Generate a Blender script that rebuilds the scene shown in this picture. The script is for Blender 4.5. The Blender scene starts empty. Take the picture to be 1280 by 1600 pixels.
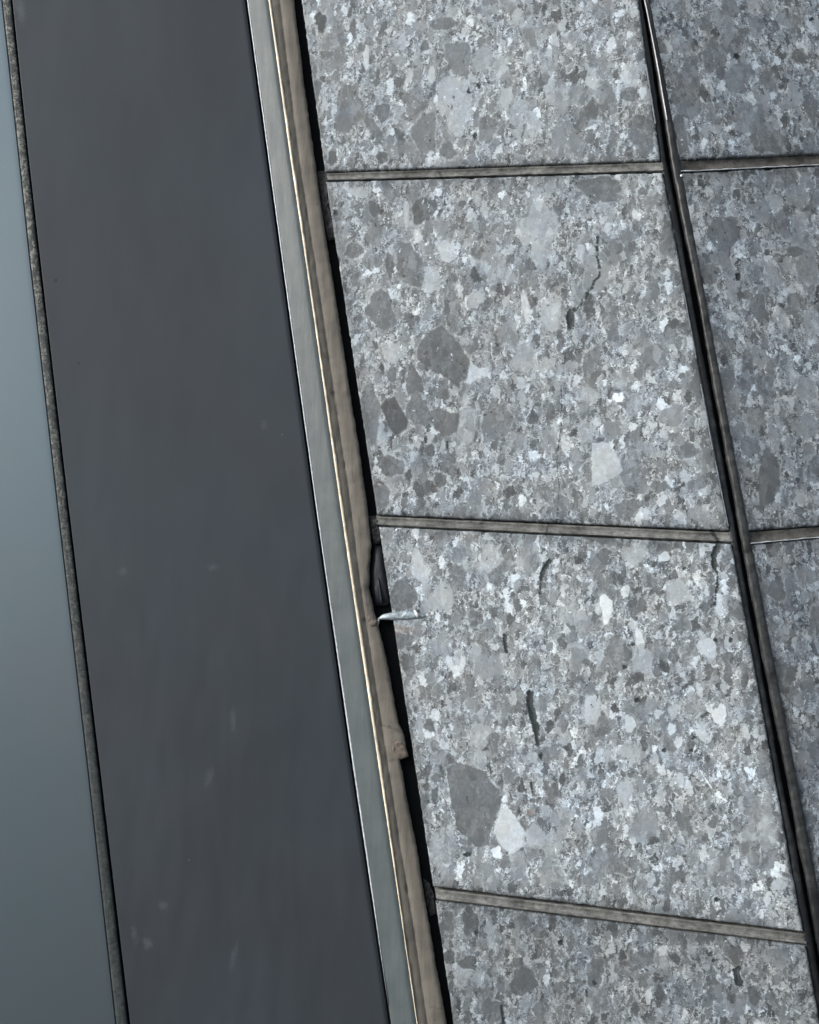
import bpy, math
import numpy as np
from mathutils import Matrix, Vector

sc = bpy.context.scene
col = sc.collection
R = math.radians

# ------------------------------------------------------------------ camera, sky, sun, exposure
F, CU, CV = 2000.0, 640.0, 800.0          # focal length and centre in pixels of a 1280x1600 frame
CAM_H = 1.75
cam_data = bpy.data.cameras.new('camera')
cam_data.sensor_fit = 'VERTICAL'
cam_data.sensor_height = 24.0
cam_data.sensor_width = 24.0
cam_data.lens = 24.0 * F / 1600.0
cam_data.clip_start = 0.02
cam_data.clip_end = 3000
cam = bpy.data.objects.new('camera', cam_data)
cam.location = (0, 0, CAM_H)
cam.rotation_euler = (R(90), 0, 0)
col.objects.link(cam)
sc.camera = cam

SUN_AZ = R(250)      # compass style: direction to the sun = (sin, cos)
SUN_EL = R(24)
world = bpy.data.worlds.new('World')
sc.world = world
world.use_nodes = True
wn = world.node_tree
for n in list(wn.nodes):
    wn.nodes.remove(n)
sky = wn.nodes.new('ShaderNodeTexSky')
sky.sky_type = 'NISHITA'
sky.sun_disc = False
sky.sun_elevation = SUN_EL
sky.sun_rotation = SUN_AZ
sky.air_density = 1.0
sky.dust_density = 3.0
sky.ozone_density = 1.0
bg = wn.nodes.new('ShaderNodeBackground')
bg.inputs['Strength'].default_value = 0.12
wo = wn.nodes.new('ShaderNodeOutputWorld')
hs = wn.nodes.new('ShaderNodeHueSaturation')      # veiled, whitish sky
hs.inputs['Saturation'].default_value = 0.42
wn.links.new(sky.outputs[0], hs.inputs['Color'])
wn.links.new(hs.outputs[0], bg.inputs['Color'])
wn.links.new(bg.outputs[0], wo.inputs['Surface'])

sun_d = bpy.data.lights.new('sun', 'SUN')
sun_d.energy = 1.05
sun_d.angle = R(12)
sun_d.color = (1.0, 0.99, 0.97)
sun = bpy.data.objects.new('sun', sun_d)
to_sun = Vector((math.sin(SUN_AZ) * math.cos(SUN_EL), math.cos(SUN_AZ) * math.cos(SUN_EL), math.sin(SUN_EL)))
sun.rotation_euler = (-to_sun).to_track_quat('-Z', 'Y').to_euler()
sun.location = (-5, -5, 8)
col.objects.link(sun)

sc.view_settings.view_transform = 'Standard'
sc.view_settings.look = 'None'
sc.view_settings.exposure = 0.95
sc.view_settings.gamma = 1.0

# ------------------------------------------------------------------ numeric helpers
def hash2(ix, iy, seed):
    h = (ix.astype(np.int64) * 374761393 + iy.astype(np.int64) * 668265263 + int(seed) * 1442695041) & 0x7fffffff
    h = ((h ^ (h >> 13)) * 1274126177) & 0x7fffffff
    return ((h ^ (h >> 16)) & 0xffff) / 65535.0

def vnoise(x, y, seed=0):
    x = np.asarray(x, float); y = np.asarray(y, float) + x * 0
    ix = np.floor(x); iy = np.floor(y)
    fx = x - ix; fy = y - iy
    fx = fx * fx * (3 - 2 * fx); fy = fy * fy * (3 - 2 * fy)
    a = hash2(ix, iy, seed); b = hash2(ix + 1, iy, seed)
    c = hash2(ix, iy + 1, seed); d = hash2(ix + 1, iy + 1, seed)
    return ((a * (1 - fx) + b * fx) * (1 - fy) + (c * (1 - fx) + d * fx) * fy) * 2 - 1

def fbm(x, y, seed=0, oct=3):
    s = 0; a = 1; t = 0
    for i in range(oct):
        s = s + a * vnoise(np.asarray(x) * 2 ** i, np.asarray(y) * 2 ** i, seed + i * 17)
        t += a; a *= 0.55
    return s / t

class Plane:
    """A real plane in front of the camera: n.(x, y, z) = 1, with x right, z up, y into the scene."""
    def __init__(self, vp1, vp2, through):
        (x1, y1), (x2, y2) = vp1, vp2
        dx, dy = x2 - x1, y2 - y1
        nx, ny = -dy, dx
        L = math.hypot(nx, ny); nx /= L; ny /= L
        (u, v, z) = through
        d = nx * (u - x1) + ny * (v - y1)
        if d < 0: nx, ny, d = -nx, -ny, -d
        k = 1.0 / (d * z)
        a, b = k * nx, k * ny
        c = -k * (nx * x1 + ny * y1)
        # 1/z = a u + b v + c, with u = CU + F x/y and v = CV - F z/y
        self.n = np.array([a * F, a * CU + b * CV + c, -b * F])
        self.L = np.linalg.norm(self.n)
        self.N = -self.n / self.L           # unit normal towards the viewer
    def depth(self, u, v):
        r = np.array([(u - CU) / F, 1.0, (CV - v) / F])
        return 1.0 / float(self.n @ r)
    def at(self, u, v, off=0.0):
        u = np.asarray(u, float); v = np.asarray(v, float) + u * 0; u = u + v * 0
        r = np.stack([(u - CU) / F, np.ones_like(u), (CV - v) / F], -1)
        d = (1.0 - np.asarray(off) * self.L) / (r @ self.n)
        p = r * d[..., None]
        p[..., 2] += CAM_H
        return p

def project(p):
    y = p[..., 1]
    return CU + F * p[..., 0] / y, CV - F * (p[..., 2] - CAM_H) / y

VV = (-1430.0, -13500.0)
PA = Plane((-6850.0, 460.0), VV, (640.0, 800.0, 2.1))            # stone wall face
PB = Plane((16600.0, -661.0), VV, (1152.0, 835.0, PA.depth(1152, 835)))   # wall round the corner
PC = Plane((-40000.0, 600.0), VV, (494.0, 800.0, PA.depth(494, 800)))     # metal cladding

def poly(pts):
    pts = sorted(pts)
    vs = np.array([p[0] for p in pts], float); us = np.array([p[1] for p in pts], float)
    def f(v):
        v = np.asarray(v, float)
        r = np.interp(v, vs, us)
        lo = us[0] + (v - vs[0]) * (us[1] - us[0]) / (vs[1] - vs[0])
        hi = us[-1] + (v - vs[-1]) * (us[-1] - us[-2]) / (vs[-1] - vs[-2])
        return np.where(v < vs[0], lo, np.where(v > vs[-1], hi, r))
    return f

# ------------------------------------------------------------------ material helpers
class NT:
    def __init__(self, name):
        self.m = bpy.data.materials.new(name)
        self.m.use_nodes = True
        self.t = self.m.node_tree
        for n in list(self.t.nodes): self.t.nodes.remove(n)
        self.out = self.t.nodes.new('ShaderNodeOutputMaterial')
        self.b = self.t.nodes.new('ShaderNodeBsdfPrincipled')
        self.t.links.new(self.b.outputs[0], self.out.inputs[0])
    def set(self, sock, val):
        if isinstance(val, bpy.types.NodeSocket): self.t.links.new(val, sock)
        elif val is not None:
            if sock.type == 'RGBA' and not hasattr(val, '__len__'): val = (val, val, val, 1)
            if sock.type == 'RGBA' and len(val) == 3: val = (*val, 1)
            sock.default_value = val
    def node(self, typ, props=None, **ins):
        n = self.t.nodes.new(typ)
        for k, v in (props or {}).items(): setattr(n, k, v)
        for k, v in ins.items():
            key = int(k[1:]) if k[0] == '_' else k.replace('_', ' ')
            self.set(n.inputs[key], v)
        return n
    def math(self, op, a, b=None, c=None, clamp=False):
        n = self.t.nodes.new('ShaderNodeMath'); n.operation = op; n.use_clamp = clamp
        self.set(n.inputs[0], a)
        if b is not None: self.set(n.inputs[1], b)
        if c is not None: self.set(n.inputs[2], c)
        return n.outputs[0]
    def vmath(self, op, a, b=None):
        n = self.t.nodes.new('ShaderNodeVectorMath'); n.operation = op
        self.set(n.inputs[0], a)
        if b is not None:
            if op == 'SCALE': self.set(n.inputs['Scale'], b)
            else: self.set(n.inputs[1], b)
        return n.outputs[0]
    def attr(self, name, out='Fac'):
        n = self.t.nodes.new('ShaderNodeAttribute'); n.attribute_name = name
        return n.outputs[out]
    def noise(self, vec, scale, detail=3, rough=0.55, out=0, dist=0.0):
        n = self.node('ShaderNodeTexNoise', None, Vector=vec, Scale=scale, Detail=detail, Roughness=rough, Distortion=dist)
        return n.outputs[out]
    def voro(self, vec, scale, out='Color', feature='F1', rnd=1.0, metric='EUCLIDEAN'):
        n = self.node('ShaderNodeTexVoronoi', {'feature': feature, 'distance': metric}, Vector=vec, Scale=scale, Randomness=rnd)
        return n.outputs[out]
    def sep(self, c, i):
        n = self.t.nodes.new('ShaderNodeSeparateColor'); self.set(n.inputs[0], c)
        return n.outputs[i]
    def ramp(self, fac, pts, interp='LINEAR'):
        n = self.t.nodes.new('ShaderNodeValToRGB'); n.color_ramp.interpolation = interp
        e = n.color_ramp.elements
        while len(e) < len(pts): e.new(0.5)
        for k, (p, c) in enumerate(pts):
            e[k].position = p
            e[k].color = (c, c, c, 1) if not hasattr(c, '__len__') else (*c, 1)
        self.set(n.inputs[0], fac)
        return n.outputs[0]
    def rng(self, val, a, b, c=0.0, d=1.0, smooth=False):
        n = self.t.nodes.new('ShaderNodeMapRange')
        if smooth: n.interpolation_type = 'SMOOTHSTEP'
        for i, x in enumerate((val, a, b, c, d)): self.set(n.inputs[i], x)
        return n.outputs[0]
    def mix(self, f, a, b):
        n = self.t.nodes.new('ShaderNodeMix'); n.data_type = 'FLOAT'
        self.set(n.inputs[0], f); self.set(n.inputs[2], a); self.set(n.inputs[3], b)
        return n.outputs[0]
    def mixc(self, f, a, b, mode='MIX'):
        n = self.t.nodes.new('ShaderNodeMix'); n.data_type = 'RGBA'; n.blend_type = mode
        self.set(n.inputs[0], f); self.set(n.inputs[6], a); self.set(n.inputs[7], b)
        return n.outputs[2]
    def fin(self, color=None, rough=None, metal=None, spec=None, bump=None, bstr=0.3, bdist=0.001, coat=None):
        if color is not None: self.set(self.b.inputs['Base Color'], color)
        if rough is not None: self.set(self.b.inputs['Roughness'], rough)
        if metal is not None: self.set(self.b.inputs['Metallic'], metal)
        if spec is not None: self.set(self.b.inputs['Specular IOR Level'], spec)
        if coat is not None: self.set(self.b.inputs['Coat Weight'], coat)
        if bump is not None:
            n = self.node('ShaderNodeBump', None, Strength=bstr, Distance=bdist, Height=bump)
            self.t.links.new(n.outputs[0], self.b.inputs['Normal'])
        return self.m

def stone_material():
    m = NT('breccia_stone')
    pos = m.attr('slab_pos', 'Vector')
    # lean of the bedding: rotate a little and stretch the fragments along it
    mp = m.node('ShaderNodeMapping', {'vector_type': 'POINT'}, Vector=pos)
    mp.inputs['Rotation'].default_value = (0, 0, R(-12))
    mp.inputs['Scale'].default_value = (1.0, 0.62, 1.0)
    p0 = mp.outputs[0]
    w1 = m.vmath('SCALE', m.vmath('SUBTRACT', m.noise(pos, 60, 3, 0.6, out=1), (0.5, 0.5, 0.5)), 0.020)
    w2 = m.vmath('SCALE', m.vmath('SUBTRACT', m.noise(pos, 330, 3, 0.65, out=1), (0.5, 0.5, 0.5)), 0.0085)
    p1 = m.vmath('ADD', m.vmath('ADD', p0, w1), w2)
    def layer(scale, keep, off):
        v = m.node('ShaderNodeTexVoronoi', {'feature': 'F1'}, Vector=m.vmath('ADD', p1, off), Scale=scale, Randomness=1.0)
        r = m.sep(v.outputs['Color'], 0); g = m.sep(v.outputs['Color'], 1); b = m.sep(v.outputs['Color'], 2)
        lim = m.math('MULTIPLY', b, 0.36)
        lim = m.math('ADD', lim, 0.44)
        inside = m.rng(v.outputs['Distance'], m.math('SUBTRACT', lim, 0.07), m.math('ADD', lim, 0.07), 1, 0, True)
        isf = m.math('LESS_THAN', g, keep)
        return m.math('MULTIPLY', inside, isf), r
    # zones with coarser and finer breccia
    zone = m.noise(pos, 7, 2, 0.5)
    # finest: specks of the cement
    v4 = m.voro(p1, 560)
    fine = m.ramp(m.sep(v4, 0), [(0, .11), (.2, .19), (.45, .29), (.72, .40), (1, .58)])
    v3 = m.voro(m.vmath('ADD', p1, (.31, .17, .4)), 250)
    mid = m.ramp(m.sep(v3, 1), [(0, .11), (.18, .19), (.42, .29), (.72, .39), (1, .53)])
    tone = m.mix(m.rng(m.noise(pos, 120, 3, 0.6), 0.42, 0.58, 0.2, 0.85), fine, mid)
    cloud = m.rng(m.noise(pos, 34, 6, 0.72), 0.3, 0.7, 0.62, 1.36)
    tone = m.math('MULTIPLY', tone, cloud)
    frag = [(0, .08), (.2, .135), (.38, .18), (.58, .235), (.74, .32), (.88, .44), (1, .58)]
    for scale, keep, off in ((230, .50, (.7, .1, .2)), (140, .46, (.2, .9, .6)), (78, .38, (.5, .3, .1)), (38, .16, (.8, .5, .3))):
        mask, r = layer(scale, keep, off)
        tc = m.ramp(r, frag if scale > 60 else [(0, .15), (.3, .19), (.5, .23), (.8, .30), (1, .36)])
        tc = m.math('MULTIPLY', tc, m.rng(m.noise(pos, scale * 2.2, 3, 0.6), 0.3, 0.7, 0.86, 1.13))
        k = 0.80 if scale > 60 else 0.66
        tone = m.mix(m.math('MULTIPLY', mask, k), tone, tc)
    # the larger clasts one can point to
    sd = m.attr('clast_dist'); ct = m.attr('clast_tone'); ck = m.attr('clast_strength')
    wob = m.math('MULTIPLY', m.math('SUBTRACT', m.noise(p1, 75, 4, 0.62), 0.5), 0.0115)
    wob2 = m.math('MULTIPLY', m.math('SUBTRACT', m.noise(pos, 520, 2, 0.6), 0.5), 0.003)
    sdw = m.math('ADD', m.math('ADD', sd, wob), wob2)
    cm = m.rng(sdw, -0.0012, 0.0010, 1, 0, True)
    cin = m.math('MULTIPLY', ct, m.rng(m.noise(pos, 95, 5, 0.7), 0.3, 0.7, 0.88, 1.12))
    tone = m.mix(m.math('MULTIPLY', cm, ck), tone, m.mix(0.15, cin, tone))
    # pale rim of cement round some of the dark clasts
    rim = m.math('MULTIPLY', m.rng(m.math('ABSOLUTE', m.math('SUBTRACT', sdw, 0.0022)), 0.0, 0.0022, 1, 0),
                 m.rng(m.noise(pos, 60, 2), 0.45, 0.6, 0, 0.45))
    tone = m.mix(rim, tone, 0.43)
    # tiny bright crystals and dark pinholes
    sp = m.node('ShaderNodeTexVoronoi', {'feature': 'F1'}, Vector=m.vmath('ADD', p1, (.13, .77, .2)), Scale=135.0)
    sel = m.math('GREATER_THAN', m.sep(sp.outputs['Color'], 0), 0.93)
    dot = m.math('MULTIPLY', sel, m.rng(sp.outputs['Distance'], 0.12, 0.26, 1, 0))
    tone = m.mix(m.math('MULTIPLY', dot, 0.9), tone, 0.66)
    sel2 = m.math('LESS_THAN', m.sep(sp.outputs['Color'], 1), 0.10)
    dot2 = m.math('MULTIPLY', sel2, m.rng(sp.outputs['Distance'], 0.13, 0.30, 1, 0))
    tone = m.mix(m.math('MULTIPLY', dot2, 0.75), tone, 0.06)
    tone = m.math('MULTIPLY', m.math('POWER', m.math('MULTIPLY', tone, 1/0.27), 1.40), 0.298)
    # large soft variation, gain of the slab, dirt along the slab's edges
    tone = m.math('MULTIPLY', tone, m.rng(m.noise(pos, 5, 3, 0.5), 0.3, 0.7, 0.88, 1.10))
    tone = m.math('MULTIPLY', tone, m.attr('slab_gain'))
    ed = m.attr('edge_dist')
    edn = m.math('ADD', ed, m.math('MULTIPLY', m.math('SUBTRACT', m.noise(pos, 45, 4, 0.65), 0.5), 0.028))
    dirt = m.rng(edn, -0.002, 0.024, 0.8, 0.0, True)
    tone = m.mix(dirt, tone, m.math('MULTIPLY', tone, 0.52))
    col_ = m.mixc(1.0, (0.88, 0.99, 1.07), m.node('ShaderNodeCombineColor', None, _0=tone, _1=tone, _2=tone).outputs[0], 'MULTIPLY')
    hue = m.noise(pos, 22, 3, 0.6, out=0)
    tint = m.ramp(hue, [(0.3, (0.95, 1.0, 1.05)), (0.5, (1, 1, 1)), (0.68, (1.04, 1.0, 0.955))])
    col_ = m.mixc(1.0, col_, tint, 'MULTIPLY')
    # holes, cracks
    pd = m.attr('pit_dist')
    pw = m.math('ADD', m.math('ADD', pd, -0.0002), m.math('MULTIPLY', m.math('SUBTRACT', m.noise(pos, 240, 4, 0.7), 0.5), 0.0058))
    pm = m.rng(pw, -0.0005, 0.0007, 1, 0, True)
    col_ = m.mixc(m.math('MULTIPLY', pm, 0.93), col_, (0.012, 0.020, 0.021))
    om = m.rng(m.math('ADD', m.attr('ochre_dist'), m.math('MULTIPLY', wob, 0.8)), -0.0025, 0.0025, 0.5, 0, True)
    col_ = m.mixc(om, col_, (0.26, 0.215, 0.175))
    h = m.math('ADD', m.math('MULTIPLY', tone, 1.0), m.math('MULTIPLY', m.noise(pos, 300, 4, 0.7), 0.5))
    h = m.math('SUBTRACT', h, m.math('MULTIPLY', dot2, 0.7))
    rough = m.rng(m.noise(pos, 90, 3, 0.6), 0.3, 0.7, 0.48, 0.72)
    return m.fin(col_, rough, 0.0, 0.35, bump=h, bstr=0.6, bdist=0.0013)

def sealant_material(name, c1, c2, rough=0.65, streak=1.0, bstr=0.5):
    m = NT(name)
    pos = m.attr('slab_pos', 'Vector')
    long = m.node('ShaderNodeMapping', None, Vector=pos); long.inputs['Scale'].default_value = (0.6, 1, 1)
    a = m.noise(long.outputs[0], 160, 4, 0.65)
    b = m.noise(pos, 85, 6, 0.78)
    c = m.noise(pos, 420, 3, 0.7)
    f = m.math('ADD', m.math('MULTIPLY', a, 0.30), m.math('ADD', m.math('MULTIPLY', b, 0.55), m.math('MULTIPLY', c, 0.15)))
    cc = m.mixc(m.rng(f, 0.38, 0.62), c1, c2)
    stn = m.rng(m.noise(pos, 32, 6, 0.75), 0.36, 0.64, 0.5, 1.35)
    cc = m.mixc(1.0, cc, m.node('ShaderNodeCombineColor', None, _0=stn, _1=stn, _2=stn).outputs[0], 'MULTIPLY')
    # pale dust smears
    sm = m.math('MULTIPLY', m.rng(m.noise(long.outputs[0], 60, 5, 0.75), 0.53, 0.68), 0.5 * streak)
    cc = m.mixc(sm, cc, (0.27, 0.285, 0.285))
    mk = m.attr('mark_dist')
    mm = m.rng(m.math('ADD', mk, m.math('MULTIPLY', m.math('SUBTRACT', c, 0.5), 0.003)), -0.0008, 0.001, 0.85, 0)
    cc = m.mixc(mm, cc, (0.014, 0.016, 0.018))
    return m.fin(cc, rough, 0, 0.3, bump=m.math('ADD', f, m.math('MULTIPLY', c, 0.4)), bstr=bstr, bdist=0.0015)

def metal_sheet(name, base, rough, metal, smudge=(0.9, 1.12), spec=0.5, scuff=0.4, rvar=1.0):
    m = NT(name)
    pos = m.attr('slab_pos', 'Vector')
    st = m.node('ShaderNodeMapping', None, Vector=pos); st.inputs['Scale'].default_value = (1, 0.25, 1)
    a = m.noise(st.outputs[0], 5, 4, 0.55)
    b = m.noise(st.outputs[0], 40, 5, 0.6)
    g = m.noise(pos, 900, 2, 0.6)
    f = m.math('ADD', m.math('MULTIPLY', a, 0.7), m.math('ADD', m.math('MULTIPLY', b, 0.2), m.math('MULTIPLY', g, 0.1)))
    k = m.rng(f, 0.38, 0.62, smudge[0], smudge[1])
    cc = m.mixc(1.0, (*base, 1), m.node('ShaderNodeCombineColor', None, _0=k, _1=k, _2=k).outputs[0], 'MULTIPLY')
    hue = m.ramp(m.noise(pos, 3.2, 3, 0.5), [(0.38, (0.98, 1.005, 1.01)), (0.5, (1, 1, 1)), (0.62, (1.025, 0.995, 0.985))])
    cc = m.mixc(1.0, cc, hue, 'MULTIPLY')
    # dusty scuffs traced on the sheet, and specks
    sd = m.math('ADD', m.attr('scuff_dist'), m.math('MULTIPLY', m.math('SUBTRACT', m.noise(pos, 200, 4, 0.7), 0.5), 0.014))
    sm = m.rng(sd, -0.003, 0.004, scuff * 0.40, 0)
    cc = m.mixc(sm, cc, (0.26, 0.29, 0.32))
    mk = m.rng(m.attr('mark_dist'), -0.0015, 0.0005, 0.9, 0)
    cc = m.mixc(mk, cc, (0.01, 0.012, 0.012))
    sp = m.node('ShaderNodeTexVoronoi', None, Vector=pos, Scale=22.0)
    dt = m.math('MULTIPLY', m.math('GREATER_THAN', m.sep(sp.outputs['Color'], 0), 0.94), m.rng(sp.outputs['Distance'], 0.015, 0.05, 0.35, 0))
    cc = m.mixc(dt, cc, (0.28, 0.30, 0.32))
    rg = m.rng(b, 0.35, 0.65, rough - 0.05 * rvar, rough + 0.07 * rvar)
    h = m.math('ADD', m.math('MULTIPLY', a, 0.15 * rvar), m.math('MULTIPLY', g, 0.10))
    return m.fin(cc, rg, metal, spec, bump=h, bstr=0.25, bdist=0.001)

def face_metal(name, c1, c2, rough, metal, streak_col, bstr=0.35):
    m = NT(name)
    pos = m.attr('slab_pos', 'Vector')
    st = m.node('ShaderNodeMapping', None, Vector=pos); st.inputs['Scale'].default_value = (1, 0.05, 1)
    a = m.noise(st.outputs[0], 150, 4, 0.65)
    b = m.noise(pos, 18, 5, 0.65)
    g = m.noise(pos, 420, 4, 0.7)
    f = m.math('ADD', m.math('MULTIPLY', a, 0.40), m.math('ADD', m.math('MULTIPLY', b, 0.45), m.math('MULTIPLY', g, 0.15)))
    cc = m.mixc(m.rng(f, 0.37, 0.63), c1, c2)
    cc = m.mixc(m.rng(m.noise(st.outputs[0], 330, 3, 0.7), 0.6, 0.74, 0, 0.4), cc, streak_col)
    mk = m.rng(m.math('ADD', m.attr('mark_dist'), m.math('MULTIPLY', m.math('SUBTRACT', g, 0.5), 0.003)), -0.0012, 0.0012, 0.8, 0)
    cc = m.mixc(mk, cc, (0.045, 0.042, 0.038))
    return m.fin(cc, rough, metal, 0.4, bump=m.math('ADD', a, m.math('MULTIPLY', g, 0.7)), bstr=bstr, bdist=0.0008)

def gasket_material():
    m = NT('weathered_gasket')
    pos = m.attr('slab_pos', 'Vector')
    a = m.noise(pos, 130, 4, 0.7, dist=1.5)
    top = m.attr('speckle')
    cc = m.mixc(m.rng(a, 0.4, 0.62), (0.013, 0.021, 0.025), (0.046, 0.057, 0.058))
    fl = m.math('MULTIPLY', m.rng(m.noise(pos, 120, 3, 0.75, dist=1.0), 0.50, 0.60), top)
    cc = m.mixc(fl, cc, (0.22, 0.225, 0.20))
    return m.fin(cc, 0.6, 0, 0.4, bump=a, bstr=0.8, bdist=0.0015)

def plain(name, c, rough=0.6, metal=0.0, nscale=120, amp=0.2, bstr=0.3, spec=0.4):
    m = NT(name)
    tc = m.node('ShaderNodeTexCoord').outputs['Object']
    n = m.noise(tc, nscale, 5, 0.65)
    k = m.rng(n, 0.3, 0.7, 1 - amp, 1 + amp)
    cc = m.mixc(1.0, (*c, 1), m.node('ShaderNodeCombineColor', None, _0=k, _1=k, _2=k).outputs[0], 'MULTIPLY')
    return m.fin(cc, rough, metal, spec, bump=n, bstr=bstr, bdist=0.001)

M = {}
M['stone'] = stone_material()
M['sealant'] = sealant_material('joint_sealant', (0.078, 0.082, 0.080), (0.235, 0.238, 0.228))
M['sealant_brown'] = sealant_material('brown_stained_sealant', (0.070, 0.064, 0.054), (0.155, 0.153, 0.142), streak=0.5)
M['corner'] = sealant_material('dark_sealant', (0.018, 0.021, 0.023), (0.050, 0.054, 0.057), rough=0.38, streak=0.25, bstr=0.3)
M['dark_sheet'] = metal_sheet('dark_coated_metal', (0.045, 0.055, 0.066), 0.5, 0.0, (0.90, 1.12), 0.3)
M['pale_sheet'] = metal_sheet('pale_coated_metal', (0.163, 0.206, 0.229), 0.42, 0.85, (0.985, 1.015), 0.5, 0.35, 0.03)
M['outer_face'] = face_metal('grey_coated_trim', (0.068, 0.087, 0.094), (0.103, 0.125, 0.130), 0.45, 0.0, (0.16, 0.175, 0.20))
M['inner_face'] = face_metal('brown_grey_adhesive', (0.105, 0.098, 0.086), (0.200, 0.184, 0.154), 0.7, 0.0, (0.12, 0.108, 0.095))
M['crest'] = plain('bare_cream_highlight', (0.76, 0.68, 0.53), 0.4, 0.0, 38, 0.42, 0.5)  # bare edge with its warm sunlit highlight put into the colour
M['lip'] = plain('bright_edge', (0.48, 0.53, 0.56), 0.4, 0.0, 160, 0.4, 0.5)  # brighter edge colour shared by lip, bead and arris
M['gasket'] = gasket_material()
M['black'] = plain('gap_shade_black', (0.008, 0.010, 0.012), 0.85, 0.0, 200, 0.3, 0.4, 0.15)  # near-black colour stands in for shade in the gaps
M['shim'] = plain('black_plastic', (0.014, 0.016, 0.024), 0.45, 0.0, 150, 0.25, 0.3)
M['mortar'] = plain('dark_mortar', (0.055, 0.057, 0.057), 0.9, 0.0, 220, 0.55, 1.0)
M['mortar_brown'] = plain('brown_mortar', (0.150, 0.128, 0.108), 0.85, 0.0, 160, 0.35, 0.9)
M['clip'] = plain('worn_pale_metal', (0.28, 0.335, 0.37), 0.38, 0.25, 150, 0.55, 0.7)
M['white'] = plain('white_chip', (0.85, 0.86, 0.88), 0.4, 0.0, 170, 0.1, 0.3)  # plain white, also used for the painted highlight line
M['concrete'] = plain('backing_concrete', (0.14, 0.14, 0.135), 0.85, 0.0, 12, 0.3, 0.5)
M['added_slope'] = plain('added_dark_slope', (0.045, 0.052, 0.05), 0.9, 0.0, 0.5, 0.3, 0.5)  # dark colour of the added slope behind the camera
M['paving'] = plain('asphalt_paving', (0.06, 0.062, 0.065), 0.8, 0.0, 40, 0.3, 0.5)

# ------------------------------------------------------------------ object helpers
def tag(o, label=None, cat=None, group=None, kind=None):
    if label: o['label'] = label
    if cat: o['category'] = cat
    if group: o['group'] = group
    if kind: o['kind'] = kind
    return o

def mesh_obj(name, verts, faces, mat, parent=None, attrs=None, smooth=True, frame=None):
    """verts: (n,3) world positions; frame: 4x4 of the object's own axes."""
    verts = np.asarray(verts, float).reshape(-1, 3)
    o_frame = frame if frame is not None else Matrix.Translation(Vector(verts.mean(0)))
    inv = np.array(o_frame.inverted())
    lv = verts @ inv[:3, :3].T + inv[:3, 3]
    me = bpy.data.meshes.new(name)
    faces = np.asarray(faces, np.int32)
    me.vertices.add(len(lv)); me.vertices.foreach_set('co', lv.ravel())
    me.loops.add(faces.size); me.loops.foreach_set('vertex_index', faces.ravel())
    me.polygons.add(len(faces))
    me.polygons.foreach_set('loop_start', np.arange(0, faces.size, 4, dtype=np.int32))
    me.polygons.foreach_set('loop_total', np.full(len(faces), 4, np.int32))
    me.update(calc_edges=True)
    if smooth: me.polygons.foreach_set('use_smooth', np.ones(len(faces), bool))
    for k, a in (attrs or {}).items():
        a = np.asarray(a, np.float32)
        if a.ndim == 2:
            at = me.attributes.new(k, 'FLOAT_VECTOR', 'POINT'); at.data.foreach_set('vector', a.ravel())
        else:
            at = me.attributes.new(k, 'FLOAT', 'POINT'); at.data.foreach_set('value', a.ravel())
    me.materials.append(mat)
    o = bpy.data.objects.new(name, me)
    col.objects.link(o)
    if parent is not None:
        o.parent = parent
        bpy.context.view_layer.update()
        o.matrix_parent_inverse = parent.matrix_world.inverted()
    o.matrix_world = o_frame
    return o

def grid_faces(nr, nc):
    i = np.arange(nr * nc).reshape(nr, nc)
    return np.stack([i[:-1, :-1], i[1:, :-1], i[1:, 1:], i[:-1, 1:]], -1).reshape(-1, 4)

def empty(name, loc):
    e = bpy.data.objects.new(name, None); e.location = loc; e.empty_display_size = 0.05
    col.objects.link(e)
    bpy.context.view_layer.update()
    return e

PX = 0.00105      # metres of wall that one frame pixel covers, about

def seg_dist(u, v, pts):
    d = np.full(u.shape, 1e9)
    for (x1, y1), (x2, y2) in zip(pts[:-1], pts[1:]):
        dx, dy = x2 - x1, y2 - y1
        t = np.clip(((u - x1) * dx + (v - y1) * dy) / (dx * dx + dy * dy + 1e-9), 0, 1)
        d = np.minimum(d, np.hypot(u - x1 - t * dx, v - y1 - t * dy))
    return d

def shape_dist(u, v, s):
    """s = ('e', x, y, rx, ry, angle) ellipse, ('p', [...]) polygon, ('l', [...], r) line. Distance in wall pixels."""
    if s[0] == 'e':
        _, x, y, rx, ry, an = s
        a = R(an); dx, dy = u - x, v - y
        p = dx * math.cos(a) + dy * math.sin(a); q = -dx * math.sin(a) + dy * math.cos(a)
        th = np.arctan2(q / ry, p / rx); h = x * 0.37 + y * 0.73
        w = 1 + 0.10 * np.cos(2 * th + h) + 0.11 * np.cos(3 * th + 1.7 * h) + 0.06 * np.cos(5 * th + 2.3 * h) + 0.04 * np.cos(8 * th + 3.1 * h)
        if min(rx, ry) < 5: w = 1.0
        return (np.hypot(p / rx, q / ry) / w - 1) * min(rx, ry)
    if s[0] == 'l':
        return seg_dist(u, v, s[1]) - s[2]
    pts = s[1]; d = seg_dist(u, v, pts + [pts[0]])
    ins = np.zeros(u.shape, bool)
    n = len(pts)
    for i in range(n):
        x1, y1 = pts[i]; x2, y2 = pts[(i + 1) % n]
        c = ((y1 > v) != (y2 > v)) & (u < (x2 - x1) * (v - y1) / (y2 - y1 + 1e-9) + x1)
        ins ^= c
    return np.where(ins, -d, d)

def bounds(s):
    if s[0] == 'e':
        r = max(s[3], s[4]); return s[1] - r, s[2] - r, s[1] + r, s[2] + r
    xs = [p[0] for p in s[1]]; ys = [p[1] for p in s[1]]
    return min(xs), min(ys), max(xs), max(ys)

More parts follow.
